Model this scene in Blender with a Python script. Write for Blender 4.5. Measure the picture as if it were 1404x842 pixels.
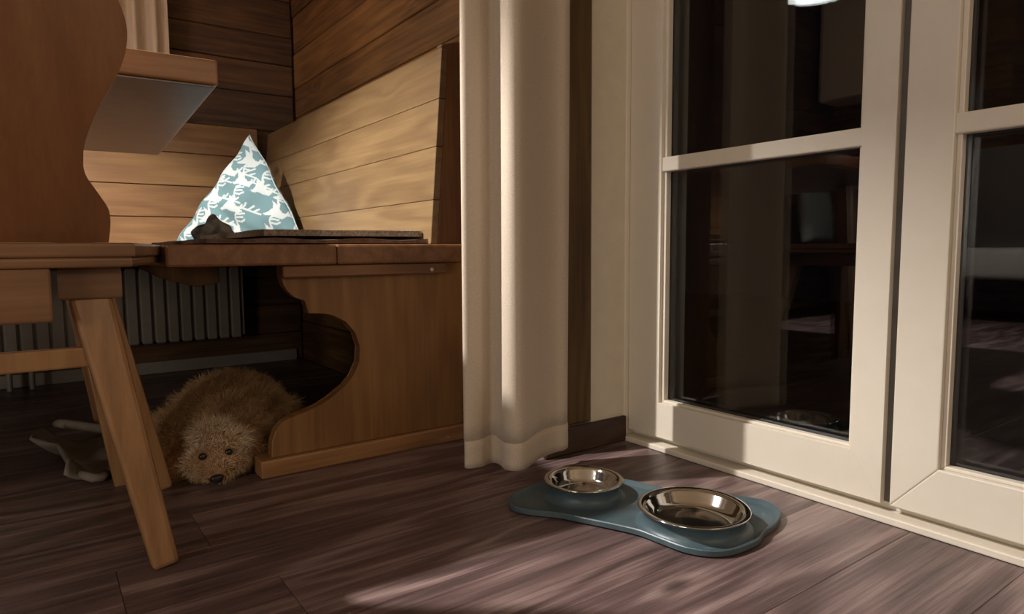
import bpy, bmesh, math, random
import numpy as np
from mathutils import Vector, Matrix
for o in list(bpy.data.objects): bpy.data.objects.remove(o)
S = bpy.context.scene
COL = S.collection
random.seed(7)
rng = np.random.default_rng(7)

# ------------------------------------------------------------------ camera
F, PITCH, ROLL, YAW = 905.0, 0.08731, -0.00701, 0.62389
cp, sp = math.cos(PITCH), math.sin(PITCH)
f = Vector((0, cp, -sp)); r = Vector((1, 0, 0)); u = Vector((0, sp, cp))
c, s = math.cos(ROLL), math.sin(ROLL)
r, u = c*r + s*u, -s*r + c*u
RZ = Matrix.Rotation(-YAW, 3, 'Z')
f, r, u = RZ@f, RZ@r, RZ@u
cam_d = bpy.data.cameras.new('camera'); cam = bpy.data.objects.new('camera', cam_d); COL.objects.link(cam)
m = Matrix((r, u, -f)).transposed().to_4x4(); m.translation = Vector((0, 0, .45)); cam.matrix_world = m
cam_d.sensor_width = 36; cam_d.lens = 36*F/1404; cam_d.clip_start = .02
S.camera = cam

# ------------------------------------------------------------------ world, lights, exposure
w = bpy.data.worlds.new('night'); S.world = w; w.use_nodes = True
w.node_tree.nodes['Background'].inputs[0].default_value = (.05, .045, .06, 1)
w.node_tree.nodes['Background'].inputs[1].default_value = .02
def lamp(kind, name, loc, energy, color, size=None, size_y=None, rot=(0, 0, 0)):
    d = bpy.data.lights.new(name, kind); o = bpy.data.objects.new(name, d); COL.objects.link(o)
    d.energy = energy; d.color = color; o.location = loc; o.rotation_euler = rot
    if kind == 'POINT': d.shadow_soft_size = size
    if kind == 'AREA':
        d.shape = 'RECTANGLE'; d.size = size; d.size_y = size_y or size
    return o
LAMP = Vector((-.40, 1.575, 1.60))
lamp('POINT', 'pendant_bulb_light', LAMP, 228, (1, .94, .89), .02)
lamp('AREA', 'fill_behind', (.45, -2.2, 1.5), 10, (1, .76, .54), 1.0, .6, (math.radians(80), 0, 0))  # added warm fill behind the camera, stands for no particular lamp
lamp('AREA', 'fill_left', (-2.45, -.5, .75), 21, (1, .88, .76), .8, .8, (0, math.radians(-88), math.radians(6)))  # added fill from the left to brighten the door frames and curtain
lamp('POINT', 'far_room_fill', (-1.7, .8, 1.95), 10, (.86, .95, 1), .08)  # added cool fill so the mirrored furniture shows in the panes
S.view_settings.view_transform = 'Standard'; S.view_settings.look = 'None'
S.view_settings.gamma = 1; S.view_settings.use_curve_mapping = False
S.view_settings.exposure = 0.0

# ------------------------------------------------------------------ materials
class NT:
    def __init__(s, name):
        s.m = bpy.data.materials.new(name); s.m.use_nodes = True; s.t = s.m.node_tree
        s.b = s.t.nodes['Principled BSDF']
    def n(s, typ, ins=None, **kw):
        nd = s.t.nodes.new(typ)
        for k, v in kw.items(): setattr(nd, k, v)
        for k, v in (ins or {}).items():
            if hasattr(v, 'is_output'): s.t.links.new(v, nd.inputs[k])
            else: nd.inputs[k].default_value = v
        return nd
    def set(s, k, v):
        if hasattr(v, 'is_output'): s.t.links.new(v, s.b.inputs[k])
        else: s.b.inputs[k].default_value = v
    def math(s, op, a, b=0.0, c=None):
        nd = s.t.nodes.new('ShaderNodeMath'); nd.operation = op
        for i, v in enumerate((a, b) if c is None else (a, b, c)):
            if hasattr(v, 'is_output'): s.t.links.new(v, nd.inputs[i])
            else: nd.inputs[i].default_value = v
        return nd.outputs[0]
    def ramp(s, fac, stops):
        nd = s.n('ShaderNodeValToRGB', {0: fac}); e = nd.color_ramp.elements
        while len(e) < len(stops): e.new(.5)
        for el, (p, col) in zip(e, stops):
            el.position = p; el.color = (*col, 1) if len(col) == 3 else col
        return nd.outputs[0]
    def bump(s, h, strength, dist):
        nd = s.n('ShaderNodeBump', {'Strength': strength, 'Distance': dist, 'Height': h}); s.set('Normal', nd.outputs[0])
def hexc(h):
    return tuple(((int(h[i:i+2], 16)/255 + .055)/1.055)**2.4 if int(h[i:i+2], 16) > 10 else int(h[i:i+2], 16)/3294 for i in (0, 2, 4))
def mixc(a, b, t): return tuple(x*(1-t) + y*t for x, y in zip(a, b))
RING = .15
def wood(name, dark, mid, light, axis='x', rough=.5, knots=.5, bump=.15, fine=1.0, var=.25, space='world', coarse=9, fw=.42, bw=.5, rw=None):
    """grain runs along axis; rings bend round knots; each object has its own offset"""
    t = NT(name)
    if space == 'world': pos = t.n('ShaderNodeNewGeometry').outputs['Position']
    else: pos = t.n('ShaderNodeTexCoord').outputs['Object']
    rnd = t.n('ShaderNodeObjectInfo').outputs['Random']
    off = t.n('ShaderNodeVectorMath', {0: (13.7, 7.3, 21.1), 3: t.math('MULTIPLY', rnd, 3.0)}, operation='SCALE').outputs[0]
    p = t.n('ShaderNodeVectorMath', {0: pos, 1: off}, operation='ADD').outputs[0]
    ix = 'xyz'.index(axis)
    def sc(al, ac):
        v = [ac]*3; v[ix] = al
        return t.n('ShaderNodeVectorMath', {0: p, 1: v}, operation='MULTIPLY').outputs[0]
    # knots: rare cells, drawn out along the grain
    vo = t.n('ShaderNodeTexVoronoi', {'Vector': sc(2.6, 6.5), 'Scale': 1.0, 'Randomness': 1.0}, feature='F1')
    kd = vo.outputs['Distance']
    kmask = t.math('LESS_THAN', t.n('ShaderNodeSeparateColor', {0: vo.outputs['Color']}).outputs[0], .55)
    near = t.math('MULTIPLY', t.math('POWER', 2.718, t.math('MULTIPLY', kd, -9.0)), kmask)
    big = t.n('ShaderNodeTexNoise', {'Vector': sc(1.1, coarse), 'Scale': 1.0, 'Detail': 2.0, 'Roughness': .5}).outputs[0]
    ph = t.math('ADD', t.math('MULTIPLY', big, 42.0), t.math('MULTIPLY', near, 22.0*knots))
    ring = t.math('MULTIPLY_ADD', t.math('SINE', ph), .5, .5)
    fi = t.n('ShaderNodeTexNoise', {'Vector': sc(5.0*fine, 150*fine), 'Scale': 1.0, 'Detail': 4.0, 'Roughness': .65}).outputs[0]
    blot = t.n('ShaderNodeTexNoise', {'Vector': sc(2.2, 5), 'Scale': 1.0, 'Detail': 3.0}).outputs[0]
    g = t.math('ADD', t.math('MULTIPLY', ring, rw or RING), t.math('ADD', t.math('MULTIPLY', fi, fw), t.math('MULTIPLY_ADD', blot, bw, .59-(rw or RING)/2-fw/2-bw/2)))
    g = t.math('ADD', g, t.math('MULTIPLY', t.math('SUBTRACT', rnd, .5), var))
    col = t.ramp(g, [(.32, dark), (.58, mid), (.85, light)])
    km = t.ramp(kd, [(.03, (1, 1, 1)), (.13, (0, 0, 0))])
    km = t.math('MULTIPLY', t.math('MULTIPLY', t.n('ShaderNodeSeparateColor', {0: km}).outputs[0], kmask), min(1, knots*1.3))
    mx = t.n('ShaderNodeMix', data_type='RGBA'); t.t.links.new(km, mx.inputs[0]); t.t.links.new(col, mx.inputs[6])
    mx.inputs[7].default_value = (*[v*.42 for v in dark], 1)
    t.set('Base Color', mx.outputs[2]); t.set('Roughness', rough)
    t.bump(t.math('ADD', t.math('MULTIPLY', fi, .6), t.math('MULTIPLY', ring, .4)), bump, .0035)
    return t.m
def plain(name, col, rough=.5, metal=0.0, noise=.06, nscale=30, bump=0.0, bscale=400, **kw):
    t = NT(name); pos = t.n('ShaderNodeNewGeometry').outputs['Position']
    a = t.n('ShaderNodeTexNoise', {'Vector': pos, 'Scale': nscale, 'Detail': 4.0}).outputs[0]
    t.set('Base Color', t.ramp(a, [(.3, mixc(col, (0, 0, 0), noise)), (.7, mixc(col, (1, 1, 1), noise*.4))]))
    t.set('Roughness', rough); t.set('Metallic', metal)
    if bump:
        b = t.n('ShaderNodeTexNoise', {'Vector': pos, 'Scale': bscale, 'Detail': 3.0}).outputs[0]; t.bump(b, bump, .001)
    for k, v in kw.items(): t.set(k, v)
    return t.m
M = {}
H = hexc
pine = (H('77502f'), H('997049'), H('b08860'))
M['pine_x'] = wood('pine grain along x', *pine, 'x', .42, .6, .12)
M['pine_y'] = wood('pine grain along y', *pine, 'y', .42, .6, .12)
M['pine_z'] = wood('pine grain upright', *pine, 'z', .42, .6, .12)
panel = (H('624224'), H('7d5831'), H('926c3f'))
M['panel_z'] = wood('bench panel pine upright', *panel, 'z', .5, .6, .1)
M['seat'] = wood('bench seat pine', H('5e3f26'), H('7e5738'), H('977050'), 'x', .4, .4, .1)
M['seat_y'] = wood('bench seat pine along y', H('5e3f26'), H('7e5738'), H('977050'), 'y', .4, .4, .1)
M['back_y'] = wood('bench back pine', H('5c452c'), H('725a3c'), H('8a724e'), 'y', .4, .9, .10, var=.1)
M['back_x'] = wood('wall bench back pine', H('5c4026'), H('745434'), H('8a6a42'), 'x', .45, .9, .10, var=.1)
M['chair_z'] = wood('alder chair back', H('5c381a'), H('734824'), H('85592f'), 'z', .4, .35, .04, coarse=5)
M['chair_x'] = wood('alder chair seat', H('664830'), H('825e40'), H('967052'), 'x', .35, .2, .04)
M['chair_leg'] = wood('beech chair leg', H('7a583a'), H('98714a'), H('ac865e'), 'z', .35, .1, .04)
old = (H('2c1c10'), H('4c3420'), H('6a4c2e'))
M['old_x'] = wood('old timber along x', *old, 'x', .75, 1.0, .9, fine=.6, var=.22, fw=.7, rw=.12)
M['old_y'] = wood('old timber along y', H('3e2914'), H('684826'), H('8c663a'), 'y', .7, 1.0, .9, fine=.6, var=.18, fw=.7, rw=.12)
M['old_z'] = wood('old timber upright', H('2c2016'), H('4c3822'), H('66502f'), 'z', .8, .8, .9, fine=.7, var=.3)
M['edge_z'] = wood('dark brown edge', H('3a2311'), H('5c3a1c'), H('74502a'), 'z', .6, .4, .2)  # darker brown than the bench pine, for bench end and post board
M['floor'] = wood('dark plum brown floor plank', H('403230'), H('665250'), H('947f7a'), 'x', .36, .35, .8, fine=.8, var=.08, coarse=7, fw=.75, bw=.35, rw=.24)
M['base_wood'] = wood('dark baseboard', H('2c1c14'), H('46301f'), H('5a3f2a'), 'x', .5, .2, .1)
M['plaster'] = plain('beige plaster', H('d2c8b4'), .9, noise=.05, bump=.25, bscale=220)
M['ceiling'] = plain('ceiling paint', H('c9bda8'), .9)
M['white'] = plain('cream lacquer', H('ddd4c4'), .38, noise=.03, bump=.04, bscale=120)
M['seal'] = plain('dark gasket', H('5a544c'), .6)
M['spacer'] = plain('aluminium spacer', H('6a6a6c'), .35, .7)
M['steel'] = plain('polished steel', H('d8d6d2'), .09, 1.0, noise=.02)
M['silicone'] = plain('blue grey silicone', H('42555c'), .42, noise=.05, bump=.08, bscale=600)
M['radiator'] = plain('radiator enamel', H('958e82'), .4)
M['skirt'] = plain('light grey baseboard', H('8d877e'), .6)
M['pad'] = plain('brown seat pad', H('6a4c38'), .95, noise=.25, nscale=60, bump=.5, bscale=500)
M['pad2'] = plain('speckled grey brown seat pad', H('94816e'), .95, noise=.5, nscale=160, bump=.6, bscale=500)
M['olive'] = plain('dark olive cloth', H('34362a'), .95, noise=.45, nscale=35, bump=.5, bscale=500)
M['blanket'] = plain('grey beige felt', H('857a6c'), .95, noise=.15, bump=.5, bscale=600)
M['nose'] = plain('dog nose', H('16110f'), .3, bump=.4, bscale=500)
M['eye'] = plain('dog eye', H('0d0806'), .06)
M['laminate'] = plain('slate laminate', H('70747a'), .35, noise=.08)
M['screw'] = plain('zinc screw', H('c8c0b0'), .3, .8)
M['hole'] = plain('screw recess', H('20150c'), .8)
M['shade'] = plain('pale blue lampshade enamel', H('c6d2d6'), .35)
M['cord'] = plain('black cord', H('151515'), .5)
M['ground'] = plain('dark terrace', H('2a2825'), .9)
# curtain: woven linen, lets a little light through
t = NT('cream linen curtain'); pos = t.n('ShaderNodeNewGeometry').outputs['Position']
wv = t.n('ShaderNodeTexNoise', {'Vector': t.n('ShaderNodeVectorMath', {0: pos, 1: (300, 300, 1400)}, operation='MULTIPLY').outputs[0], 'Scale': 1.0, 'Detail': 2.0}).outputs[0]
t.set('Base Color', t.ramp(wv, [(.3, H('b9a995')), (.7, H('cdbfad'))])); t.set('Roughness', .9); t.bump(wv, .3, .001)
t.set('Sheen Weight', .2)
M['curtain'] = t.m
t = NT('window glass'); t.set('Base Color', (.96, .98, .98, 1)); t.set('Roughness', 0.0); t.set('Transmission Weight', 1.0); t.set('IOR', 1.5)
M['glass'] = t.m
# dog
t = NT('curly apricot fur'); 
at = t.n('ShaderNodeAttribute', attribute_name='tint').outputs['Color']
t.set('Base Color', at); t.set('Roughness', .75)
M['fur'] = t.m
t = NT('dog skin'); pos = t.n('ShaderNodeNewGeometry').outputs['Position']
a = t.n('ShaderNodeTexNoise', {'Vector': pos, 'Scale': 60.0, 'Detail': 4.0}).outputs[0]
t.set('Base Color', t.ramp(a, [(.3, H('7a5a3c')), (.7, H('a88460'))])); t.set('Roughness', .9); t.bump(a, 1, .004)
M['skin'] = t.m
t = NT('deer print cushion fabric')
at = t.n('ShaderNodeAttribute', attribute_name='print').outputs['Fac']
pos = t.n('ShaderNodeNewGeometry').outputs['Position']
a = t.n('ShaderNodeTexNoise', {'Vector': pos, 'Scale': 700.0, 'Detail': 2.0}).outputs[0]
mx = t.n('ShaderNodeMix', data_type='RGBA'); t.t.links.new(at, mx.inputs[0])
mx.inputs[6].default_value = (*H('567276'), 1); mx.inputs[7].default_value = (*H('a9b0b0'), 1)
t.set('Base Color', mx.outputs[2]); t.set('Roughness', .9); t.bump(a, .3, .001)
M['deer'] = t.m
M['piping'] = plain('pale piping', H('98a3a4'), .9)

# ------------------------------------------------------------------ helpers
def link(name, me, mat=None, parent=None, smooth=False):
    o = bpy.data.objects.new(name, me); COL.objects.link(o)
    if mat: me.materials.append(M[mat] if isinstance(mat, str) else mat)
    if parent: o.parent = parent
    if smooth:
        for p in me.polygons: p.use_smooth = True
    return o
def tag(o, label=None, cat=None, group=None, kind=None):
    if label: o['label'] = label
    if cat: o['category'] = cat
    if group: o['group'] = group
    if kind: o['kind'] = kind
    return o
def empty(name, loc, label=None, cat=None, group=None, kind=None):
    o = bpy.data.objects.new(name, None); COL.objects.link(o); o.empty_display_size = .05
    o.location = loc
    return tag(o, label, cat, group, kind)
def obj(name, bm, mat, parent=None, smooth=False, auto=None):
    """bm is in world coordinates; when parented, shift into the parent's space"""
    if parent:
        off = Vector((0, 0, 0)); p = parent
        while p: off += p.location; p = p.parent
        bmesh.ops.translate(bm, verts=bm.verts, vec=-off)
    bmesh.ops.recalc_face_normals(bm, faces=bm.faces)
    me = bpy.data.meshes.new(name); bm.to_mesh(me); bm.free()
    o = link(name, me, mat, parent, smooth)
    if smooth and auto:
        bpy_mod = o.modifiers.new('edges', 'EDGE_SPLIT'); bpy_mod.split_angle = math.radians(auto)
    return o
def bev(bm, w, seg=1, edges=None):
    if w: bmesh.ops.bevel(bm, geom=edges or bm.edges[:], offset=w, segments=seg, affect='EDGES', profile=.5, clamp_overlap=True)
def box(x0, x1, y0, y1, z0, z1, b=0.0, seg=1):
    bm = bmesh.new(); bmesh.ops.create_cube(bm, size=1)
    bmesh.ops.scale(bm, vec=(x1-x0, y1-y0, z1-z0), verts=bm.verts)
    bmesh.ops.translate(bm, vec=((x0+x1)/2, (y0+y1)/2, (z0+z1)/2), verts=bm.verts)
    bev(bm, b, seg); return bm
def join(a, b):
    me = bpy.data.meshes.new('tmp'); b.to_mesh(me); b.free(); a.from_mesh(me); bpy.data.meshes.remove(me); return a
def prism(pts, fn, b=0.0, seg=1):
    """pts: outline; fn(p, k) gives the 3D point of outline point p on cap k (0 or 1)"""
    bm = bmesh.new(); n = len(pts)
    A = [bm.verts.new(fn(p, 0)) for p in pts]; B = [bm.verts.new(fn(p, 1)) for p in pts]
    ca = bm.faces.new(A); cb = bm.faces.new(list(reversed(B)))
    for i in range(n): bm.faces.new((A[i], B[i], B[(i+1) % n], A[(i+1) % n]))
    if b: bev(bm, b, seg, list(set(ca.edges[:] + cb.edges[:])))
    return bm
def bar(p0, p1, r0, r1, n=4, rot=math.pi/4, b=0.0):
    """tapered bar from p0 to p1; half widths r0, r1"""
    p0, p1 = Vector(p0), Vector(p1); d = (p1-p0).normalized()
    x = Vector((1, 0, 0)); x = (x - d*x.dot(d)).normalized(); y = d.cross(x)
    bm = bmesh.new(); k = 1/math.cos(math.pi/n)
    rings = []
    for p, rr in ((p0, r0), (p1, r1)):
        rings.append([bm.verts.new(p + (x*math.cos(rot+2*math.pi*i/n) + y*math.sin(rot+2*math.pi*i/n))*rr*k) for i in range(n)])
    bm.faces.new(rings[0]); bm.faces.new(list(reversed(rings[1])))
    for i in range(n): bm.faces.new((rings[0][i], rings[1][i], rings[1][(i+1) % n], rings[0][(i+1) % n]))
    bev(bm, b, 2 if b else 1); return bm
def smooth_loop(pts, n=6):
    """closed Catmull-Rom through pts"""
    out = []; N = len(pts)
    for i in range(N):
        p = [np.array(pts[(i+k-1) % N], float) for k in range(4)]
        for j in range(n):
            t_ = j/n
            out.append(tuple(.5*((2*p[1]) + (-p[0]+p[2])*t_ + (2*p[0]-5*p[1]+4*p[2]-p[3])*t_**2 + (-p[0]+3*p[1]-3*p[2]+p[3])*t_**3)))
    return out
def smooth_open(pts, n=6):
    out = []; P = [pts[0]] + list(pts) + [pts[-1]]
    for i in range(len(pts)-1):
        p = [np.array(P[i+k], float) for k in range(4)]
        for j in range(n):
            t_ = j/n
            out.append(tuple(.5*((2*p[1]) + (-p[0]+p[2])*t_ + (2*p[0]-5*p[1]+4*p[2]-p[3])*t_**2 + (-p[0]+3*p[1]-3*p[2]+p[3])*t_**3)))
    out.append(tuple(pts[-1])); return out
def lathe(prof, cx, cy, z0=0, n=48):
    bm = bmesh.new(); rings = []
    for rr, z in prof:
        rings.append([bm.verts.new((cx+rr*math.cos(2*math.pi*i/n), cy+rr*math.sin(2*math.pi*i/n), z0+z)) for i in range(n)] if rr > 1e-5 else [bm.verts.new((cx, cy, z0+z))])
    for a, b_ in zip(rings, rings[1:]):
        for i in range(n):
            j = (i+1) % n
            if len(a) == 1 and len(b_) == 1: continue
            if len(a) == 1: bm.faces.new((a[0], b_[i], b_[j]))
            elif len(b_) == 1: bm.faces.new((a[i], a[j], b_[0]))
            else: bm.faces.new((a[i], a[j], b_[j], b_[i]))
    return bm

# ------------------------------------------------------------------ setting: floor
XL, XR, YB, YN, ZC = -2.7, 1.115, 2.74, -2.4, 2.3
flo = tag(obj('floor', box(XL-.1, 1.35, YN-.1, YB+.15, -.05, -.012), 'base_wood'), kind='structure')
pw = .152; y = .452 - pw*18; row = 0
while y < YB:
    x = XL - random.uniform(0, 1.1)
    if 14 < row < 23: x = .16 + .1*math.sin(row*2.3) - 1.28*3
    while x < 1.10:
        a, b_ = max(x, XL), min(x+1.28, 1.099 if y < 1.1 else .89)
        if b_ - a > .02:
            obj('plank', box(a+.0004, b_-.0004, y+.0002, min(y+pw, YB)-.0002, -.012, 0, .0005), 'floor', flo)
        x += 1.28
    y += pw; row += 1
tag(obj('ceiling', box(XL-.1, 1.35, YN-.1, YB+.15, ZC, ZC+.08), 'ceiling'), kind='structure')

# log walls of the nook
wb = tag(obj('wall_back', box(XL-.1, 1.1, YB+.02, YB+.15, 0, ZC), 'old_x'), kind='structure')
zs = [0, .115, .23, .345, .46, .575, .69, .81, .925, 1.07, 1.19, 1.30, 1.44, 1.56, 1.72, 1.86, 2.02, 2.16, 2.3]
for i in range(len(zs)-1):
    dpt = random.uniform(-.004, .006)
    bm = box(XL, .888, YB+dpt, YB+.03, zs[i]+.0012, zs[i+1]-.0012, .004, 2)
    obj('plank', bm, 'old_x', wb)
obj('trim', box(XL, .86, YB-.016, YB-.005, 0.001, .045, .002), 'skirt', wb)
wn = tag(obj('wall_nook', box(.91, 1.0, 1.2, YB+.02, 0, ZC), 'old_y'), kind='structure')
zs2 = [0, .16, .33, .49, .66, .83, .985, 1.10, 1.235, 1.38, 1.53, 1.68, 1.84, 2.0, 2.15, 2.3]
for i in range(len(zs2)-1):
    dpt = random.uniform(-.005, .003)
    obj('plank', box(.89+dpt, .915, 1.215, YB-.006, zs2[i]+.0012, zs2[i+1]-.0012, .004, 2), 'old_y', wn)
# timber post at the end of the log wall
tp = tag(obj('trim_1', box(.934, .9985, 1.086, 1.21, 0.062, ZC, .003), 'old_z'), kind='structure')
tag(obj('trim_2', box(.86, .932, 1.092, 1.21, 0.062, ZC, .003), 'edge_z'), kind='structure')
tag(obj('wall_corner', box(1.0, 1.32, 1.087, 1.25, 0, ZC), 'plaster'), kind='structure')
tag(obj('baseboard_corner', box(.86, 1.103, 1.075, 1.086, 0.001, .06, .0025), 'base_wood'), kind='structure')
# window wall above and beyond the doors
tag(obj('wall_right', join(box(1.12, 1.32, -2.4, -.16, 0, ZC), box(1.12, 1.32, -.16, 1.087, 2.14, ZC)), 'plaster'), kind='structure')
wl = tag(obj('wall_left', box(XL-.12, XL-.02, YN, YB+.02, 0, ZC), 'old_y'), kind='structure')
for i in range(16):
    obj('plank', box(XL-.03, XL+random.uniform(-.004, .004), 1.6, YB, i*.144+.001, min((i+1)*.144, ZC)-.001, .004), 'old_y', wl)
tag(obj('wall_front', box(XL-.1, 1.32, YN-.12, YN, 0, ZC), 'plaster'), kind='structure')
tag(obj('ground_outside', box(1.35, 6, -4, 5, -.2, -.05), 'ground'), kind='structure')

# ------------------------------------------------------------------ balcony doors
fr = empty('window_1', (1.10, .5, 0), kind='structure')
obj('frame_jamb', box(1.103, 1.21, 1.0835, 1.10, .012, 2.14, .002, 2), 'white', fr)
obj('frame_jamb', box(1.103, 1.21, -.16, -.085, .012, 2.14, .003, 2), 'white', fr)
obj('frame_head', box(1.104, 1.21, -.16, 1.10, 2.105, 2.14, .003, 2), 'white', fr)
obj('sill', join(box(1.099, 1.21, -.16, 1.10, 0.0, .012, .002, 2), box(1.138, 1.2, -.1, 1.09, .0125, .025)), 'white', fr)
obj('gasket', box(1.128, 1.18, .488, .508, .027, 2.1), 'seal', fr)
def frame_piece(pts, x0, x1, b=.003):
    return prism(pts, lambda p, k: (x0 if k == 0 else x1, p[0], p[1]), b, 2)
def leaf(name, y0, y1, yg0, yg1, label):
    """y0<y1 outer edges, yg0<yg1 glass opening"""
    z0, z1, g0, g1 = .026, 2.10, .105, 2.02
    L = empty(name, (1.15, (y0+y1)/2, z0), kind='structure')
    A, B, C_, D = (y0, z0), (y1, z0), (y1, z1), (y0, z1)
    a, b_, c_, d = (yg0, g0), (yg1, g0), (yg1, g1), (yg0, g1)
    e = .0004
    def sh(p, dy, dz): return (p[0]+dy, p[1]+dz)
    for nm, q in (('rail', (A, B, b_, a)), ('stile', (B, C_, c_, b_)), ('rail', (C_, D, d, c_)), ('stile', (D, A, a, d))):
        # front board set with a raised edge, mitred at the corners
        obj(nm, frame_piece(q, 1.115, 1.172, .0022 if name == 'door_2' else .0004), 'white', L)
    # glazing bead, a stepped inner frame
    bd = .019
    ia, ib, ic, id_ = (yg0-0, g0-0), (yg1, g0), (yg1, g1), (yg0, g1)
    for q in ((ia, ib, sh(ib, -bd*.4, bd*.3), sh(ia, bd*.4, bd*.3)), (ib, ic, sh(ic, -bd*.4, -bd*.3), sh(ib, -bd*.4, bd*.3)),
              (ic, id_, sh(id_, bd*.4, -bd*.3), sh(ic, -bd*.4, -bd*.3)), (id_, ia, sh(ia, bd*.4, bd*.3), sh(id_, bd*.4, -bd*.3))):
        obj('glazing_bead', frame_piece(q, 1.124, 1.139, .0015), 'white', L)
    for zc in (.631, 1.12, 1.60):
        obj('muntin', box(1.118, 1.1385, yg0-.002, yg1+.002, zc-.0155, zc+.0155, .003, 2), 'white', L)
    obj('pane', join(box(1.140, 1.1435, yg0-.01, yg1+.01, g0-.01, g1+.01), box(1.158, 1.1615, yg0-.01, yg1+.01, g0-.01, g1+.01)), 'glass', L)
    sp_ = bmesh.new()
    for args in ((yg0-.01, yg0+.009, g0, g1), (yg1-.009, yg1+.01, g0, g1), (yg0, yg1, g0-.01, g0+.006), (yg0, yg1, g1-.006, g1+.01)):
        join(sp_, box(1.1445, 1.157, *args))
    obj('glass_spacer', sp_, 'spacer', L)
    return L
leaf('door_1', .507, 1.0825, .560, .990, '')
leaf('door_2', -.083, .493, -.005, .424, '')
# raised outer bead on the left stile
# ------------------------------------------------------------------ corner bench
bench = empty('corner_bench', (.5, 1.9, 0), 'pine corner bench with a scroll cut side panel under the plank wall', 'bench')
# side panel outline in (x, z)
circ = [(.446, .322), (.479, .3215)] + [(.470+.087*math.cos(a)*1.0, .2345+.087*math.sin(a)) for a in [math.radians(v) for v in (72, 50, 28, 6, -16, -38, -56)]]
prof = [(.872, .036), (.872, .421), (.393, .421)] + smooth_open([(.393, .405), (.400, .378), (.418, .358), (.441, .349)], 4) + circ + [(.485, .138), (.46, .128), (.43, .119), (.40, .111), (.385, .104), (.372, .090), (.364, .068), (.362, .036)]
bm = prism(prof, lambda p, k: (p[0], 1.330 + .028*k, p[1]), .0015)
sp_o = obj('side_panel', bm, 'panel_z', bench)
obj('foot_rail', box(.338, .872, 1.318, 1.372, .0, .0355, .003, 2), 'pine_x', bench)
bat = obj('batten', box(.392, .760, 1.312, 1.3295, .397, .4205, .002), 'seat', bench)
sc = obj('screw', lathe([(0, 0), (.0042, 0), (.0042, .003), (.0026, .003), (.0022, .001), (0, .001)], 0, 0, 0, 16), 'screw', None)
for v in sc.data.vertices: v.co = Vector((v.co.x, -v.co.z, v.co.y))
sc.parent = bat; sc.location = Vector((.722, 1.3122, .406)) - Vector(bench.location) 
# seat boards along the nook wall
obj('seat_board', box(.186, .500, 1.303, 2.70, .4215, .4625, .005, 2), 'seat_y', bench)
obj('seat_board', box(.5001, .8035, 1.303, 2.70, .4215, .4625, .005, 2), 'seat_y', bench)
obj('seat_board', box(-2.69, .185, 2.12, 2.47, .4215, .4625, .005, 2), 'seat', bench)
obj('seat_board', box(-2.69, .185, 2.4701, 2.715, .4215, .4625, .005, 2), 'seat', bench)
obj('seat_bracket', prism([(.20, .42), (.42, .42), (.42, .36), (.36, .352), (.28, .375)], lambda p, k: (p[0], 2.0+.03*k, p[1]), .002), 'panel_z', bench)
# reclined back boards
def bx_(z): return .730 + (.767-.730)*(z-.463)/(.904-.463)
hs = [.463, .563, .683, .79, .904]
for z0, z1 in zip(hs, hs[1:]):
    q = [(bx_(z0)+.0002, z0+.0008), (bx_(z1)+.0002, z1-.0008), (bx_(z1)+.018, z1-.0008), (bx_(z0)+.018, z0+.0008)]
    obj('back_board', prism(q, lambda p, k: (p[0], 1.3295 + 1.3705*k, p[1]), .0012), 'back_y', bench)
obj('back_end', prism([(.7485, .463), (.7855, .9035), (.767, .9045), (.767, .910), (.822, .926), (.822, .463)], lambda p, k: (p[0], 1.329 + .022*k, p[1]), .0015), 'edge_z', bench)
for z0, z1 in ((.463, .575), (.576, .69), (.691, .81), (.811, .921)):
    obj('back_board', box(-2.69, .728, 2.700, 2.722, z0+.0008, z1-.0008, .0015), 'back_x', bench)
obj('back_rest_end', prism(smooth_loop([(.02, .86), (.09, .85), (.165, .79), (.195, .70), (.19, .675), (.12, .665), (.02, .67)], 4), lambda p, k: (p[0], 2.45+.025*k, p[1]), .002), 'pine_x', None)
bpy.data.objects.remove(bpy.data.objects['back_rest_end'])

# ------------------------------------------------------------------ radiator under the wall bench
rad = empty('radiator', (-.2, 2.66, .1), 'cream ribbed radiator against the wall below the corner bench', 'radiator')
obj('panel', box(-.62, .645, 2.66, 2.685, .128, .385, .004), 'radiator', rad)
bm = bmesh.new(); x = -.61
while x < .635:
    join(bm, box(x, x+.034, 2.648, 2.661, .122, .392, .004)); x += .043
fins = obj('fins', bm, 'radiator', rad); fins['kind'] = 'stuff'
obj('pipe', bar((-.03, 2.672, .001), (-.03, 2.672, .13), .008, .008, 12, 0), 'radiator', rad)
obj('pipe', bar((-.09, 2.672, .001), (-.09, 2.672, .13), .008, .008, 12, 0), 'radiator', rad)

# ------------------------------------------------------------------ table
TR = Matrix.Rotation(math.radians(-2.5), 4, 'Z'); TC = Vector((-.24, 1.61, 0))
table = empty('dining_table', (-.24, 1.61, 0), 'wooden dining table top edge showing behind the chair back', 'table')
def tbl(bm): bmesh.ops.transform(bm, matrix=Matrix.Translation(TC)@TR@Matrix.Translation(-TC), verts=bm.verts); return bm
obj('table_top', tbl(box(-.745, .272, 1.168, 2.05, .7135, .752, .003, 2)), 'pine_x', table)
obj('underside', tbl(box(-.738, .266, 1.174, 2.044, .7095, .7133, .001)), 'laminate', table)
for sx in (-1, 1):
    for sy in (-1, 1):
        x0 = -.24 + sx*.27; x1 = -.24 + sx*.366; yy = 1.61 + sy*.135; yf = yy - .0 if sy < 0 else yy + .30
        yy0 = 1.475 if sy < 0 else 1.85; yf = 1.478 if sy < 0 else 1.90
        obj('leg', bar((x0, yy0, .708), (x1, yf, 0), .027, .026, 4, math.pi/4, .002), 'chair_leg', table)

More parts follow.
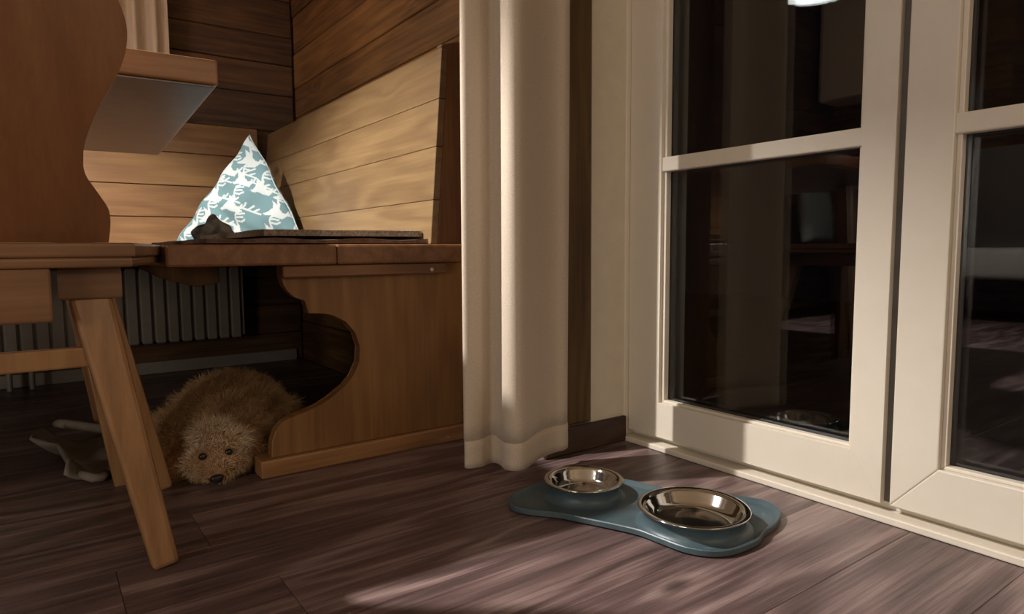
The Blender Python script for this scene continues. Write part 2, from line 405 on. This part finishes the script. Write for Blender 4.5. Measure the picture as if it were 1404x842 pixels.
# ------------------------------------------------------------------ chair
CX = -.09
chair = empty('wooden_chair', (CX, 1.2, 0), 'carved board back wooden chair with splayed legs, pushed up to the table', 'chair')
seat_pts = [(CX-.20, 1.03), (CX+.201, 1.03), (CX+.286, 1.40), (CX+.262, 1.425), (CX-.262, 1.425), (CX-.286, 1.40)]
bm = bmesh.new()
for (z0, z1, o) in ((.4295, .443, -.004), (.443, .4625, 0)):
    q = [(CX + (px-CX)*(1+o/.2), py) for px, py in seat_pts]
    join(bm, prism(q, lambda p, k: (p[0], p[1], z0 + (z1-z0)*k), .004, 3))
obj('seat', bm, 'chair_x', chair)
half = [(.173, .4632), (.176, .49), (.174, .509), (.163, .529), (.150, .552), (.1485, .572), (.152, .595), (.167, .635), (.185, .668), (.198, .699), (.203, .724), (.2025, .746), (.194, .772), (.178, .792), (.15, .808), (.11, .822), (.08, .832), (.05, .838)]
hp = smooth_open(half, 4)
outl = [(x, z) for x, z in hp] + [(0, .840)] + [(-x, z) for x, z in reversed(hp)]
hole = [(.074*math.cos(a), .768 + .024*math.sin(a)) for a in np.linspace(0, 2*math.pi, 28, endpoint=False)]
def backp(x, z, k): return (CX+x, 1.058 - .18*(z-.463) + .021*k, z)
bm = bmesh.new()
for k in (0, 1):
    vo_ = [bm.verts.new(backp(x, z, k)) for x, z in outl]; vh = [bm.verts.new(backp(x, z, k)) for x, z in hole]
    eo = [bm.edges.new((vo_[i], vo_[(i+1) % len(vo_)])) for i in range(len(vo_))]
    eh = [bm.edges.new((vh[i], vh[(i+1) % len(vh)])) for i in range(len(vh))]
    bmesh.ops.triangle_fill(bm, use_beauty=True, use_dissolve=False, edges=eo+eh)
    if k == 0: A_, AH = vo_, vh
for i in range(len(A_)): bm.faces.new((A_[i], A_[(i+1) % len(A_)], vo_[(i+1) % len(A_)], vo_[i]))
for i in range(len(AH)): bm.faces.new((AH[i], AH[(i+1) % len(AH)], vh[(i+1) % len(AH)], vh[i]))
obj('backrest', bm, 'chair_z', chair)
obj('back_tenon', box(CX-.105, CX+.105, 1.032, 1.058, .360, .4293, .003, 2), 'chair_x', chair)
for sx in (-1, 1):
    obj('cleat', prism([(CX+sx*.112, 1.062), (CX+sx*.186, 1.062), (CX+sx*.212, 1.38), (CX+sx*.138, 1.38)], lambda p, k: (p[0], p[1], .386 + .0433*k), .003, 2), 'chair_x', chair)
    obj('leg', bar((CX+sx*.148, 1.092, .390), (CX+sx*.218, 1.040, 0.0), .0250, .0170, 4, math.pi/4, .006), 'chair_leg', chair)
    obj('leg', bar((CX+sx*.172, 1.35, .390), (CX+sx*.262, 1.392, 0.0), .0235, .0180, 4, math.pi/4, .006), 'chair_leg', chair)
obj('stretcher', box(CX-.152, CX+.150, 1.073, 1.088, .292, .320, .003, 2), 'chair_leg', chair)

# ------------------------------------------------------------------ curtains
def sheet(path, z0, z1, nz=24, amp=.004, th=.0022, flare=None):
    pts = smooth_open(path, 6); bm = bmesh.new(); g = []
    for j in range(nz+1):
        tz = j/nz; z = z0 + (z1-z0)*tz; rowv = []
        for i, (x, y_) in enumerate(pts):
            uu = i/(len(pts)-1)
            k = flare(tz, uu) if flare else (0, 0)
            wob = amp*math.sin(uu*9 + tz*5)*math.sin(tz*3.1+.4)
            rowv.append(bm.verts.new((x + k[0], y_ + wob + k[1], z + (0 if j else .002*math.sin(uu*14)))))
        g.append(rowv)
    for j in range(nz):
        for i in range(len(pts)-1):
            bm.faces.new((g[j][i], g[j][i+1], g[j+1][i+1], g[j+1][i]))
    return bm
cur = empty('curtain', (.79, 1.03, .02), 'long cream linen curtain hanging between the bench and the glass door', 'curtain')
path = [(.700, 1.050), (.682, 1.036), (.674, 1.022), (.684, 1.014), (.706, 1.014), (.722, 1.022), (.736, 1.028), (.744, 1.022), (.742, 1.002), (.733, .976), (.736, .957), (.750, .948), (.772, .955), (.798, .972), (.828, .989), (.860, 1.000), (.882, 1.003), (.900, 1.000), (.914, 1.004), (.921, 1.010)]
CS = lambda p: (p[0]-.030, p[1]+.03)
path = [CS(p) for p in path]
fl = lambda tz, uu: (.010*tz, .0)
cb = obj('cloth', sheet(path, .084, 2.2, 60, .002, flare=fl), 'curtain', cur, True)
cb.modifiers.new('thick', 'SOLIDIFY').thickness = .0015
hm = obj('hem', sheet([(x, y_-.0012) for x, y_ in path], .032, .086, 4, .0006), 'curtain', cur, True)
hm.modifiers.new('thick', 'SOLIDIFY').thickness = .0042
tag(obj('curtain_rod', bar((.55, 1.035, 2.215), (1.09, 1.035, 2.215), .01, .01, 16, 0), 'cord'), 'thin dark curtain rod above the long cream curtain', 'rod')
pth = []
for i in range(90):
    a = i/89; pth.append((-.75+1.175*a, 2.650 + .020*math.sin(i*1.45) + .006*math.sin(i*.7)))
pc = tag(obj('window_curtain', sheet(pth, .90, 2.1, 20, .003), 'curtain', None, True), 'short pleated cream curtain on the plank wall above the table', 'curtain')
pc.modifiers.new('thick', 'SOLIDIFY').thickness = .0015

# ------------------------------------------------------------------ seat pads on the bench
def pad(name, x0, x1, y0, y1, z0, z1, mat, label, seed):
    bm = box(x0, x1, y0, y1, z0, z1)
    bmesh.ops.subdivide_edges(bm, edges=bm.edges[:], cuts=14, use_grid_fill=True)
    rr = random.Random(seed); a, b_ = rr.uniform(0, 6), rr.uniform(0, 6)
    for v in bm.verts:
        if v.co.z > (z0+z1)/2: v.co.z += .0025*math.sin(v.co.x*34+a)*math.sin(v.co.y*21+b_)
        v.co.y += .003*math.sin(v.co.x*25+b_)
    o = obj(name, bm, mat, None, True, 40); o.modifiers.new('soft', 'BEVEL').width = .003
    return tag(o, label, 'seat pad')
pad('seat_pad', .262, .735, 1.345, 2.06, .4655, .474, 'pad', 'flat dark brown seat pad lying lowest on the bench', 1)
pad('folded_blanket', .375, .728, 1.37, 2.0, .4805, .4935, 'pad2', 'folded speckled grey brown blanket on the dark seat pad', 2)['category'] = 'blanket'
# ------------------------------------------------------------------ deer cushion
def dist_seg(P, a, b_):
    a, b_ = np.array(a, float), np.array(b_, float); d = b_-a
    t_ = np.clip(((P-a)@d)/(d@d), 0, 1); return np.linalg.norm(P-a-t_[:, None]*d, axis=1)
def in_poly(P, poly):
    ins = np.zeros(len(P), bool); n = len(poly)
    for i in range(n):
        x1, y1 = poly[i]; x2, y2 = poly[(i+1) % n]
        cnd = ((y1 > P[:, 1]) != (y2 > P[:, 1])) & (P[:, 0] < (x2-x1)*(P[:, 1]-y1)/((y2-y1) or 1e-9) + x1)
        ins ^= cnd
    return ins
head = [(388, 548), (412, 540), (440, 508), (438, 478), (432, 462), (452, 474), (466, 486), (478, 470), (484, 486), (482, 512), (500, 535), (528, 552), (506, 574), (470, 568), (440, 556), (404, 560)]
ant = [((472, 480), (468, 440)), ((468, 440), (482, 412)), ((482, 412), (510, 398)), ((478, 420), (528, 412)), ((470, 436), (520, 436)), ((470, 455), (508, 462)), ((508, 462), (530, 450)),
       ((495, 540), (540, 545)), ((540, 545), (590, 560)), ((590, 560), (645, 575)), ((535, 545), (552, 515)), ((565, 552), (598, 528)), ((600, 562), (632, 545)), ((520, 550), (530, 525))]
offs = [(0, 0), (60, -165), (85, -300), (-130, -60), (-165, 80), (235, 165), (20, 165), (270, 20), (-260, 150), (-35, -230), (150, 330), (-60, 330), (180, -120), (320, -90), (-330, 260), (170, -400), (60, -430), (-200, -190), (-180, 240), (380, 190)]
def deer(P):
    out = np.zeros(len(P), bool)
    for ox, oy in offs:
        Q = P - np.array([ox, oy])
        sel = (np.abs(Q[:, 0]-515) < 150) & (np.abs(Q[:, 1]-490) < 110)
        if not sel.any(): continue
        Qs = Q[sel]; r_ = in_poly(Qs, head)
        for a, b_ in ant: r_ |= dist_seg(Qs, a, b_) < 5.5
        out[np.where(sel)[0][r_]] = True
    return out
cz = .4650
A_ = Vector((.612, 2.36, .840)); B_ = Vector((.372, 2.44, .4655)); C_ = Vector((.720, 2.14, .4655)); D_ = Vector((.69, 2.60, .4655))
cush = empty('deer_cushion', (.58, 2.4, .465), 'pyramid shaped blue grey cushion printed with white deer heads on the bench', 'cushion')
PX = {0: (545, 62), 1: (45, 790), 2: (915, 740)}
def tri_grid(P0, P1, P2, N, bulge, out_dir):
    vs, uv = [], []
    idx = {}
    for i in range(N+1):
        for j in range(N+1-i):
            a = i/N; b2 = j/N; c2 = 1-a-b2
            p = P0*a + P1*b2 + P2*c2
            k = (max(0, a*b2*c2)*27)**.55
            e_ = (a*b2+b2*c2+a*c2)*3
            wr = (.0032*math.sin(a*23+b2*17) + .0024*math.sin(b2*39-a*11+c2*8))*k + (.006*math.sin(b2*11+1)*math.sin(c2*9+a*4))*k
            vs.append(p + out_dir*(bulge*k + wr)); uv.append((a, b2, c2)); idx[i, j] = len(vs)-1
    fs = []
    for i in range(N):
        for j in range(N-i):
            fs.append((idx[i, j], idx[i+1, j], idx[i, j+1]))
            if i+j < N-1: fs.append((idx[i+1, j], idx[i+1, j+1], idx[i, j+1]))
    return vs, uv, fs
cen = (A_+B_+C_+D_)/4; V_, F_, T_ = [], [], []
for (p, q, s_), N, bl, fr_ in (((A_, B_, C_), 190, .030, True), ((A_, C_, D_), 110, .03, False), ((A_, D_, B_), 110, .03, False), ((B_, D_, C_), 20, .0, False)):
    nrm = (q-p).cross(s_-p).normalized()
    if nrm.dot((p+q+s_)/3 - cen) < 0: nrm = -nrm
    vs, uv, fs = tri_grid(p, q, s_, N, bl, nrm)
    uv = np.array(uv); P = uv[:, :1]*PX[0] + uv[:, 1:2]*PX[1] + uv[:, 2:]*PX[2]
    d_ = deer(P if fr_ else P*[.8, 1]+[150, 30])
    o_ = len(V_); V_ += [tuple(v - cush.location) for v in vs]; F_ += [tuple(i+o_ for i in t3) for t3 in fs]; T_ += list(d_.astype(float))
me = bpy.data.meshes.new('cover'); me.from_pydata(V_, [], F_)
at_ = me.attributes.new('print', 'FLOAT', 'POINT'); at_.data.foreach_set('value', T_)
bmm = bmesh.new(); bmm.from_mesh(me); bmesh.ops.remove_doubles(bmm, verts=bmm.verts, dist=.0004); 
for v in bmm.verts:
    q = v.co; k = min(1, max(0, (q.z)/.02))
    v.co += Vector((.0035*math.sin(q.z*47+q.x*20), .003*math.sin(q.x*40+q.z*31), .0))*k
bmesh.ops.recalc_face_normals(bmm, faces=bmm.faces); bmm.to_mesh(me); bmm.free()
link('cover', me, 'deer', cush, True)
def tube(pts, rad_, n=8):
    pts = [Vector(p) for p in pts]; bm = bmesh.new(); rings = []
    for i, p in enumerate(pts):
        d = (pts[min(i+1, len(pts)-1)] - pts[max(i-1, 0)]).normalized()
        x = d.orthogonal().normalized() if i == 0 else (x - d*x.dot(d)).normalized()
        y_ = d.cross(x); rr = rad_(i/(len(pts)-1)) if callable(rad_) else rad_
        rings.append([bm.verts.new(p + (x*math.cos(2*math.pi*k/n) + y_*math.sin(2*math.pi*k/n))*rr) for k in range(n)])
    for a, b_ in zip(rings, rings[1:]):
        for k in range(n): bm.faces.new((a[k], a[(k+1) % n], b_[(k+1) % n], b_[k]))
    bm.faces.new(rings[0]); bm.faces.new(list(reversed(rings[-1]))); return bm
obj('piping', tube([A_.lerp(C_, k/24) + Vector((.0035*math.sin((A_.lerp(C_, k/24).z-.465)*47+(A_.lerp(C_, k/24).x-.58)*20)+.001, -.001, .0)) for k in range(25)], .0022), 'piping', cush, True)
# olive cloth leaning on the cushion
bm = bmesh.new(); bmesh.ops.create_icosphere(bm, subdivisions=4, radius=1)
for v in bm.verts:
    p = v.co.copy(); k = 1 + .13*math.sin(p.x*5+p.z*3) + .08*math.sin(p.z*9+p.y*7+p.x*4)
    top = 1 if p.z < 0 else 1 - .45*abs(p.x)*p.z
    v.co = Vector((.420 + p.x*.054*k*(1-.35*max(0, p.z)), 2.025 + p.y*.026*k, .505 + p.z*.046*k*top))
    v.co.z = max(v.co.z, .4748)
tag(obj('cloth_bundle', bm, 'olive', None, True), 'crumpled dark olive cloth in front of the deer cushion', 'cloth')

# ------------------------------------------------------------------ feeding mat and bowls
mp = [(.650, .917), (.676, .941), (.713, .949), (.765, .955), (.815, .942), (.862, .905), (.893, .865), (.905, .822), (.925, .775), (.965, .722), (.997, .676), (1.006, .640), (.982, .603), (.934, .582), (.895, .576), (.858, .564), (.805, .566), (.773, .581), (.752, .613), (.745, .663), (.738, .705), (.703, .781), (.683, .821), (.655, .857), (.641, .888)]
mo = smooth_loop(mp, 4)
mat_ = empty('feeding_mat', (.82, .75, 0), 'blue grey silicone feeding mat with wavy raised rim holding two steel bowls', 'mat')
mc = Vector((.82, .752))
BIG, SM = (.841, .670, .0845), (.787, .874, .0675)
bm = bmesh.new()
def inset(d):
    n = len(mo); out = []
    for i in range(n):
        a, b_ = Vector(mo[i-1]), Vector(mo[(i+1) % n]); tg = (b_-a).normalized(); out.append(Vector(mo[i]) + Vector((-tg.y, tg.x))*d*SGN)
    return out
area = sum(mo[i][0]*mo[(i+1) % len(mo)][1] - mo[(i+1) % len(mo)][0]*mo[i][1] for i in range(len(mo)))
SGN = 1 if area > 0 else -1
rings = []
for d, z in ((.004, .0008), (0, .003), (.0, .0105), (.0015, .012), (.004, .0115), (.009, .0055), (.013, .0045)):
    rings.append([bm.verts.new((p.x, p.y, z)) for p in inset(d)])
for a, b_ in zip(rings, rings[1:]):
    for i in range(len(a)): bm.faces.new((a[i], a[(i+1) % len(a)], b_[(i+1) % len(a)], b_[i]))
bm.faces.new(rings[-1]); bm.faces.new(rings[0])
obj('base', bm, 'silicone', mat_, True, 40)
for cx_, cy_, rr in (BIG, SM):
    obj('bowl_holder', lathe([(rr+.008, .0046), (rr+.002, .0065), (rr-.003, .012), (rr-.004, .020), (rr-.001, .028), (rr+.002, .0305), (rr+.001, .032), (rr-.003, .032), (rr-.006, .030), (rr-.008, .006)], cx_, cy_, 0, 72), 'silicone', mat_, True, 60)
for (cx_, cy_, rr), lb in ((BIG, 'larger polished steel dog bowl at the near end of the mat'), (SM, 'smaller polished steel dog bowl on the mat nearest the curtain')):
    o = tag(obj('dog_bowl', lathe([(rr+.0035, 0.0325), (rr+.0045, 0.0338), (rr+.003, 0.0348), (rr-.001, 0.0348), (rr-.005, 0.0337), (rr-.008, 0.0310), (rr*.80, 0.0158), (rr*.72, 0.0098), (rr*.62, 0.0074), (rr*.35, 0.0076), (0, 0.0074), (0, 0.0064), (rr*.62, 0.0064), (rr*.74, 0.0086), (rr*.82, 0.0151), (rr-.0095, 0.0302), (rr-.006, 0.0325), (rr+.0035, 0.0325)], cx_, cy_, 0, 96), 'steel', None, True), lb, 'bowl')

# ------------------------------------------------------------------ dog
def ell(c_, rad_, rot=(0, 0, 0), sub=3):
    bm = bmesh.new(); bmesh.ops.create_icosphere(bm, subdivisions=sub, radius=1)
    from mathutils import Euler
    mt = Matrix.Translation(c_)@Euler(rot).to_matrix().to_4x4()@Matrix.Diagonal((*rad_, 1))
    bmesh.ops.transform(bm, matrix=mt, verts=bm.verts); return bm
dog = empty('dog', (.33, 1.55, 0), 'curly apricot doodle dog lying under the bench with its head on the floor', 'dog')
parts = [((.375, 1.70, .060), (.115, .150, .088)), ((.315, 1.63, .055), (.085, .12, .080)), ((.43, 1.66, .045), (.075, .12, .070)), ((.33, 1.54, .05), (.085, .09, .062)),
         ((.235, 1.62, .040), (.055, .09, .052)), ((.292, 1.46, .052), (.062, .06, .046)), ((.280, 1.425, .058), (.060, .052, .042)), ((.278, 1.425, .078), (.046, .040, .026)),
         ((.272, 1.385, .034), (.064, .040, .027)), ((.262, 1.378, .056), (.040, .022, .018)), ((.262, 1.36, .026), (.034, .034, .020)), ((.238, 1.42, .034), (.030, .034, .028)), ((.318, 1.41, .034), (.034, .034, .028)),
         ((.225, 1.50, .022), (.030, .09, .020)), ((.35, 1.47, .022), (.026, .07, .020))]
bm = bmesh.new()
for c_, rd in parts: join(bm, ell(c_, rd))
for v in bm.verts: v.co.z = max(v.co.z, .0015)
me = bpy.data.meshes.new('tmp'); bm.to_mesh(me); bm.free(); tmp = bpy.data.objects.new('tmp', me); COL.objects.link(tmp)
rm = tmp.modifiers.new('r', 'REMESH'); rm.mode = 'VOXEL'; rm.voxel_size = .0055
sm = tmp.modifiers.new('s', 'SMOOTH'); sm.iterations = 6; sm.factor = .5
bpy.context.view_layer.update()
dg = bpy.context.evaluated_depsgraph_get(); me2 = bpy.data.meshes.new_from_object(tmp.evaluated_get(dg)); bpy.data.objects.remove(tmp)
def ears(side):
    if side > 0: cs = [((.335, 1.425, .052), (.022, .026, .020)), ((.350, 1.42, .036), (.022, .026, .026)), ((.356, 1.415, .020), (.018, .022, .018))]
    else: cs = [((.222, 1.435, .050), (.020, .026, .020)), ((.208, 1.43, .036), (.020, .026, .026)), ((.204, 1.425, .020), (.016, .022, .018))]
    bm = bmesh.new()
    for c_, rd in cs: join(bm, ell(c_, rd, sub=2))
    for v in bm.verts: v.co.z = max(v.co.z, .0015)
    me = bpy.data.meshes.new('tmp'); bm.to_mesh(me); bm.free(); tmp = bpy.data.objects.new('tmp', me); COL.objects.link(tmp)
    rm = tmp.modifiers.new('r', 'REMESH'); rm.mode = 'VOXEL'; rm.voxel_size = .004
    bpy.context.view_layer.update()
    dg = bpy.context.evaluated_depsgraph_get(); m2 = bpy.data.meshes.new_from_object(tmp.evaluated_get(dg)); bpy.data.objects.remove(tmp); return m2
EYES = [Vector((.2405, 1.3580, .0560)), Vector((.2880, 1.3600, .0550))]; NOSE = Vector((.2585, 1.330, .0165))
def fur_mesh(me, count, length, wid, curl, tintfn, avoid=(), lenfn=None):
    me.calc_loop_triangles(); n = len(me.loop_triangles)
    tri = np.empty(n*3, np.int32); me.loop_triangles.foreach_get('vertices', tri); tri = tri.reshape(-1, 3)
    co = np.empty(len(me.vertices)*3); me.vertices.foreach_get('co', co); co = co.reshape(-1, 3)
    vn = np.empty(len(me.vertices)*3); me.vertex_normals.foreach_get('vector', vn); vn = vn.reshape(-1, 3)
    a, b_, c_ = co[tri[:, 0]], co[tri[:, 1]], co[tri[:, 2]]
    ar = np.linalg.norm(np.cross(b_-a, c_-a), axis=1); pk = rng.choice(n, count, p=ar/ar.sum())
    r1, r2 = rng.random(count), rng.random(count); q = np.sqrt(r1); w0, w1, w2 = 1-q, q*(1-r2), q*r2
    P = a[pk]*w0[:, None] + b_[pk]*w1[:, None] + c_[pk]*w2[:, None]
    N = vn[tri[pk, 0]]*w0[:, None] + vn[tri[pk, 1]]*w1[:, None] + vn[tri[pk, 2]]*w2[:, None]
    N /= np.linalg.norm(N, axis=1)[:, None]+1e-9
    keep = P[:, 2] > .004
    for e_, rr in avoid: keep &= np.linalg.norm(P-np.array(e_), axis=1) > rr
    P, N = P[keep], N[keep]; k = len(P)
    # clump direction from smooth noise so neighbouring hairs lie together
    fr1 = np.sin(P@np.array([61., 37., 83.]))+np.sin(P@np.array([-97., 71., 45.])); fr2 = np.sin(P@np.array([53., -89., 67.])+2)+np.sin(P@np.array([77., 59., -101.]))
    fr3 = np.sin(P@np.array([-47., 101., 73.])+1)
    G = np.stack([fr1, fr2, fr3-.6], 1)*.35*curl + rng.normal(0, .22, (k, 3))
    L = length*(.6+.8*rng.random(k))
    if lenfn is not None: L = L*lenfn(P)
    lv = 5; ts = np.linspace(0, 1, lv); ph = rng.random(k)*6.28 + fr1*1.5
    X = np.cross(N, rng.normal(0, 1, (k, 3))); X /= np.linalg.norm(X, axis=1)[:, None]; Yv = np.cross(N, X)
    V = np.empty((k, lv, 2, 3))
    for i, t_ in enumerate(ts):
        ctr = P + N*(L*t_*(1-.35*t_))[:, None] + G*(L*t_*t_)[:, None]*.8 + (X*np.cos(ph+t_*5)[:, None] + Yv*np.sin(ph+t_*5)[:, None])*(L*.16*t_*curl)[:, None]
        ctr[:, 2] = np.maximum(ctr[:, 2], .001)
        wdt = wid*(1-.75*t_); V[:, i, 0] = ctr - X*wdt; V[:, i, 1] = ctr + X*wdt
    base = (np.arange(k)*lv*2)[:, None]; Fs = []
    for i in range(lv-1): Fs.append(np.stack([base[:, 0]+2*i, base[:, 0]+2*i+1, base[:, 0]+2*i+3, base[:, 0]+2*i+2], 1))
    Fs = np.concatenate(Fs)
    m_ = bpy.data.meshes.new('fur'); V = V.reshape(-1, 3)
    m_.vertices.add(len(V)); m_.vertices.foreach_set('co', (V - np.array(dog.location)).astype(np.float32).ravel())
    m_.loops.add(len(Fs)*4); m_.loops.foreach_set('vertex_index', Fs.astype(np.int32).ravel())
    m_.polygons.add(len(Fs)); m_.polygons.foreach_set('loop_start', np.arange(0, len(Fs)*4, 4, dtype=np.int32))
    m_.update(calc_edges=True)
    T = tintfn(P)*(1+rng.normal(0, .12, (k, 1))); T = np.repeat(np.concatenate([np.clip(T, 0, 1), np.ones((k, 1))], 1), lv*2, 0)
    ca = m_.color_attributes.new('tint', 'FLOAT_COLOR', 'POINT'); ca.data.foreach_set('color', T.astype(np.float32).ravel())
    return m_
apri = np.array(H('b8976e')); cream = np.array(H('f2e2c6')); rust = np.array(H('99693c'))
def tint_body(P):
    d = np.linalg.norm((P-np.array([.270, 1.385, .070]))/np.array([.075, .07, .055]), axis=1)
    wgt = np.clip(1.35-d, 0, 1)[:, None]; T = apri*(1-wgt) + cream*wgt
    d2 = np.minimum(np.linalg.norm(P-np.array(EYES[0]), axis=1), np.linalg.norm(P-np.array(EYES[1]), axis=1))
    w2_ = np.clip(1.2-d2/.018, 0, 1)[:, None]*.5; return T*(1-w2_) + rust*w2_
def len_body(P):
    d = np.linalg.norm(P-np.array([.265, 1.35, .045]), axis=1); return np.clip(.25 + d/.12, .3, 1.0)
av = [(EYES[0], .0125), (EYES[1], .0125), (EYES[0]+Vector((0,-.004,.009)), .008), (EYES[1]+Vector((0,-.004,.009)), .008), (NOSE, .015), ((.2585, 1.335, .03), .007)]
bodyo = link('body', me2, 'skin', dog, True)
fu = fur_mesh(me2, 52000, .020, .00055, 1.0, tint_body, av, len_body)
for v in me2.vertices: v.co -= Vector(dog.location)
o = link('fur', fu, 'fur', dog); o['kind'] = 'stuff'
for sd in (1, -1):
    em = ears(sd); ef = fur_mesh(em, 5200, .017, .0006, 1.6, lambda P: np.tile(rust*.9+apri*.2, (len(P), 1)), av)
    for v in em.vertices: v.co -= Vector(dog.location)
    eo_ = link('ear', em, 'skin', dog, True); q = link('ear_fur', ef, 'fur', eo_); q['kind'] = 'stuff'
for e_ in EYES:
    obj('eye', ell(e_, (.0078, .0062, .0072), sub=3), 'eye', dog, True)
nb = ell(NOSE, (.0115, .010, .0092), sub=3)
for v in nb.verts:
    d = v.co - NOSE
    for sx in (-1, 1):
        q = (d - Vector((sx*.005, -.009, -.001))).length
        if q < .004: v.co += Vector((0, .0035*(1-q/.004), 0))
    if d.z > 0: v.co.x = NOSE.x + d.x*1.12
obj('nose', nb, 'nose', dog, True)

# ------------------------------------------------------------------ dog blanket behind the chair leg
bl = empty('dog_blanket', (.12, 1.7, 0), 'grey beige felt dog blanket with curled corners behind the chair leg', 'blanket')
bm = bmesh.new(); g = []
nx, ny = 26, 30
for i in range(nx+1):
    rowv = []
    for j in range(ny+1):
        a, b_ = i/nx, j/ny
        x = .045 + .115*a*(.35+.65*min(1, b_*3)) + .012*math.sin(b_*7); y_ = 1.515 + .315*b_ + .01*math.sin(a*5)
        z = .003 + .006*(1+math.sin(a*9+b_*4))*.5
        el = max(0, .22-a)/.22
        lift = el*el*(.05 if b_ > .62 else .018*(1+math.sin(b_*14)))
        x -= el*(.06 if b_ > .62 else .02); z += lift
        rowv.append(bm.verts.new((x, y_, z)))
    g.append(rowv)
for i in range(nx):
    for j in range(ny): bm.faces.new((g[i][j], g[i+1][j], g[i+1][j+1], g[i][j+1]))
o = obj('felt', bm, 'blanket', bl, True); o.modifiers.new('t', 'SOLIDIFY').thickness = .006
obj('rolled_edge', tube([(.020, 1.93, .034), (.028, 1.90, .040), (.045, 1.865, .042), (.075, 1.835, .038), (.11, 1.80, .034), (.14, 1.78, .030)], lambda t_: .011 if t_ > .05 else .009, 12), 'blanket', bl, True)
obj('rolled_edge', tube([(.050, 1.535, .012), (.058, 1.51, .013), (.068, 1.492, .012), (.080, 1.492, .011), (.090, 1.515, .010)], .0085, 12), 'blanket', bl, True)

# ------------------------------------------------------------------ pendant lamp over the table (mirrored in the glass)
pl = empty('pendant_lamp', (LAMP.x, LAMP.y, 1.40), 'pale enamel pendant lamp hanging over the dining table, mirrored in the glass', 'lamp')
zr = LAMP.z - .094
obj('lamp_shade', lathe([(.150, 0), (.148, .004), (.10, .065), (.055, .115), (.035, .135), (.0, .137), (0, .133), (.033, .131), (.052, .112), (.097, .062), (.146, .0015), (.150, 0)], LAMP.x, LAMP.y, zr, 64), 'shade', pl, True)
obj('cord', bar((LAMP.x, LAMP.y, zr+.137), (LAMP.x, LAMP.y, ZC), .003, .003, 8, 0), 'cord', pl)

# ------------------------------------------------------------------ far end of the room: unseen objects added for reflections in the glass
cb = empty('reflection_cupboard', (-2.6, 2.45, 1.5), 'added pale grey wall cupboard out of view, for a reflection in the upper glass', 'cupboard')  # invented cupboard, placed so the upper glass mirrors a pale panel
obj('body', box(-2.69, -2.43, 2.28, 2.69, 1.50, 2.22, .004), 'white', cb)
dr = obj('door', box(-2.43, -2.412, 2.284, 2.686, 1.504, 2.216, .003), 'white', cb)
obj('knob', ell((-2.403, 2.32, 1.60), (.012, .010, .010), sub=2), 'steel', dr, True)
def sq_cushion(name, c_, w_, h_, mat, label):
    out = bmesh.new()
    bmesh.ops.create_cube(out, size=2); bmesh.ops.subdivide_edges(out, edges=out.edges[:], cuts=12, use_grid_fill=True)
    for v in out.verts:
        x, y_, z = v.co
        k = max(0, (1-x*x)*(1-z*z))**.35
        v.co = Vector((c_[0] + x*w_/2*(1-.06*(1-z*z)), c_[1] + y_*(.012+.05*k) + .12*z*w_/2, c_[2] + z*h_/2*(1-.06*(1-x*x))))
    return tag(obj(name, out, mat, None, True), label, 'cushion')
sq_cushion('cushion', (-2.2, 2.56, .665), .36, .36, 'piping', 'added plain pale cushion out of view, for a reflection in the lower glass')  # unseen cushion put in as a pale patch for the glass to mirror
ac = empty('armchair', (-2.3, 1.4, 0), 'added pale grey armchair out of view, for a reflection in the right hand glass', 'armchair')  # made-up armchair, gives the right pane a pale shape to reflect
obj('seat', box(-2.60, -2.02, 1.14, 1.68, .26, .44, .04, 4), 'skirt', ac, True)
obj('backrest', box(-2.66, -2.52, 1.10, 1.76, .30, 1.06, .05, 4), 'skirt', ac, True)
for yy in (1.06, 1.68): obj('armrest', box(-2.62, -2.02, yy, yy+.09, .20, .62, .03, 3), 'skirt', ac, True)
for xx in (-2.58, -2.08):
    for yy in (1.11, 1.71): obj('leg', bar((xx, yy, .20), (xx, yy, 0), .02, .015), 'chair_leg', ac)
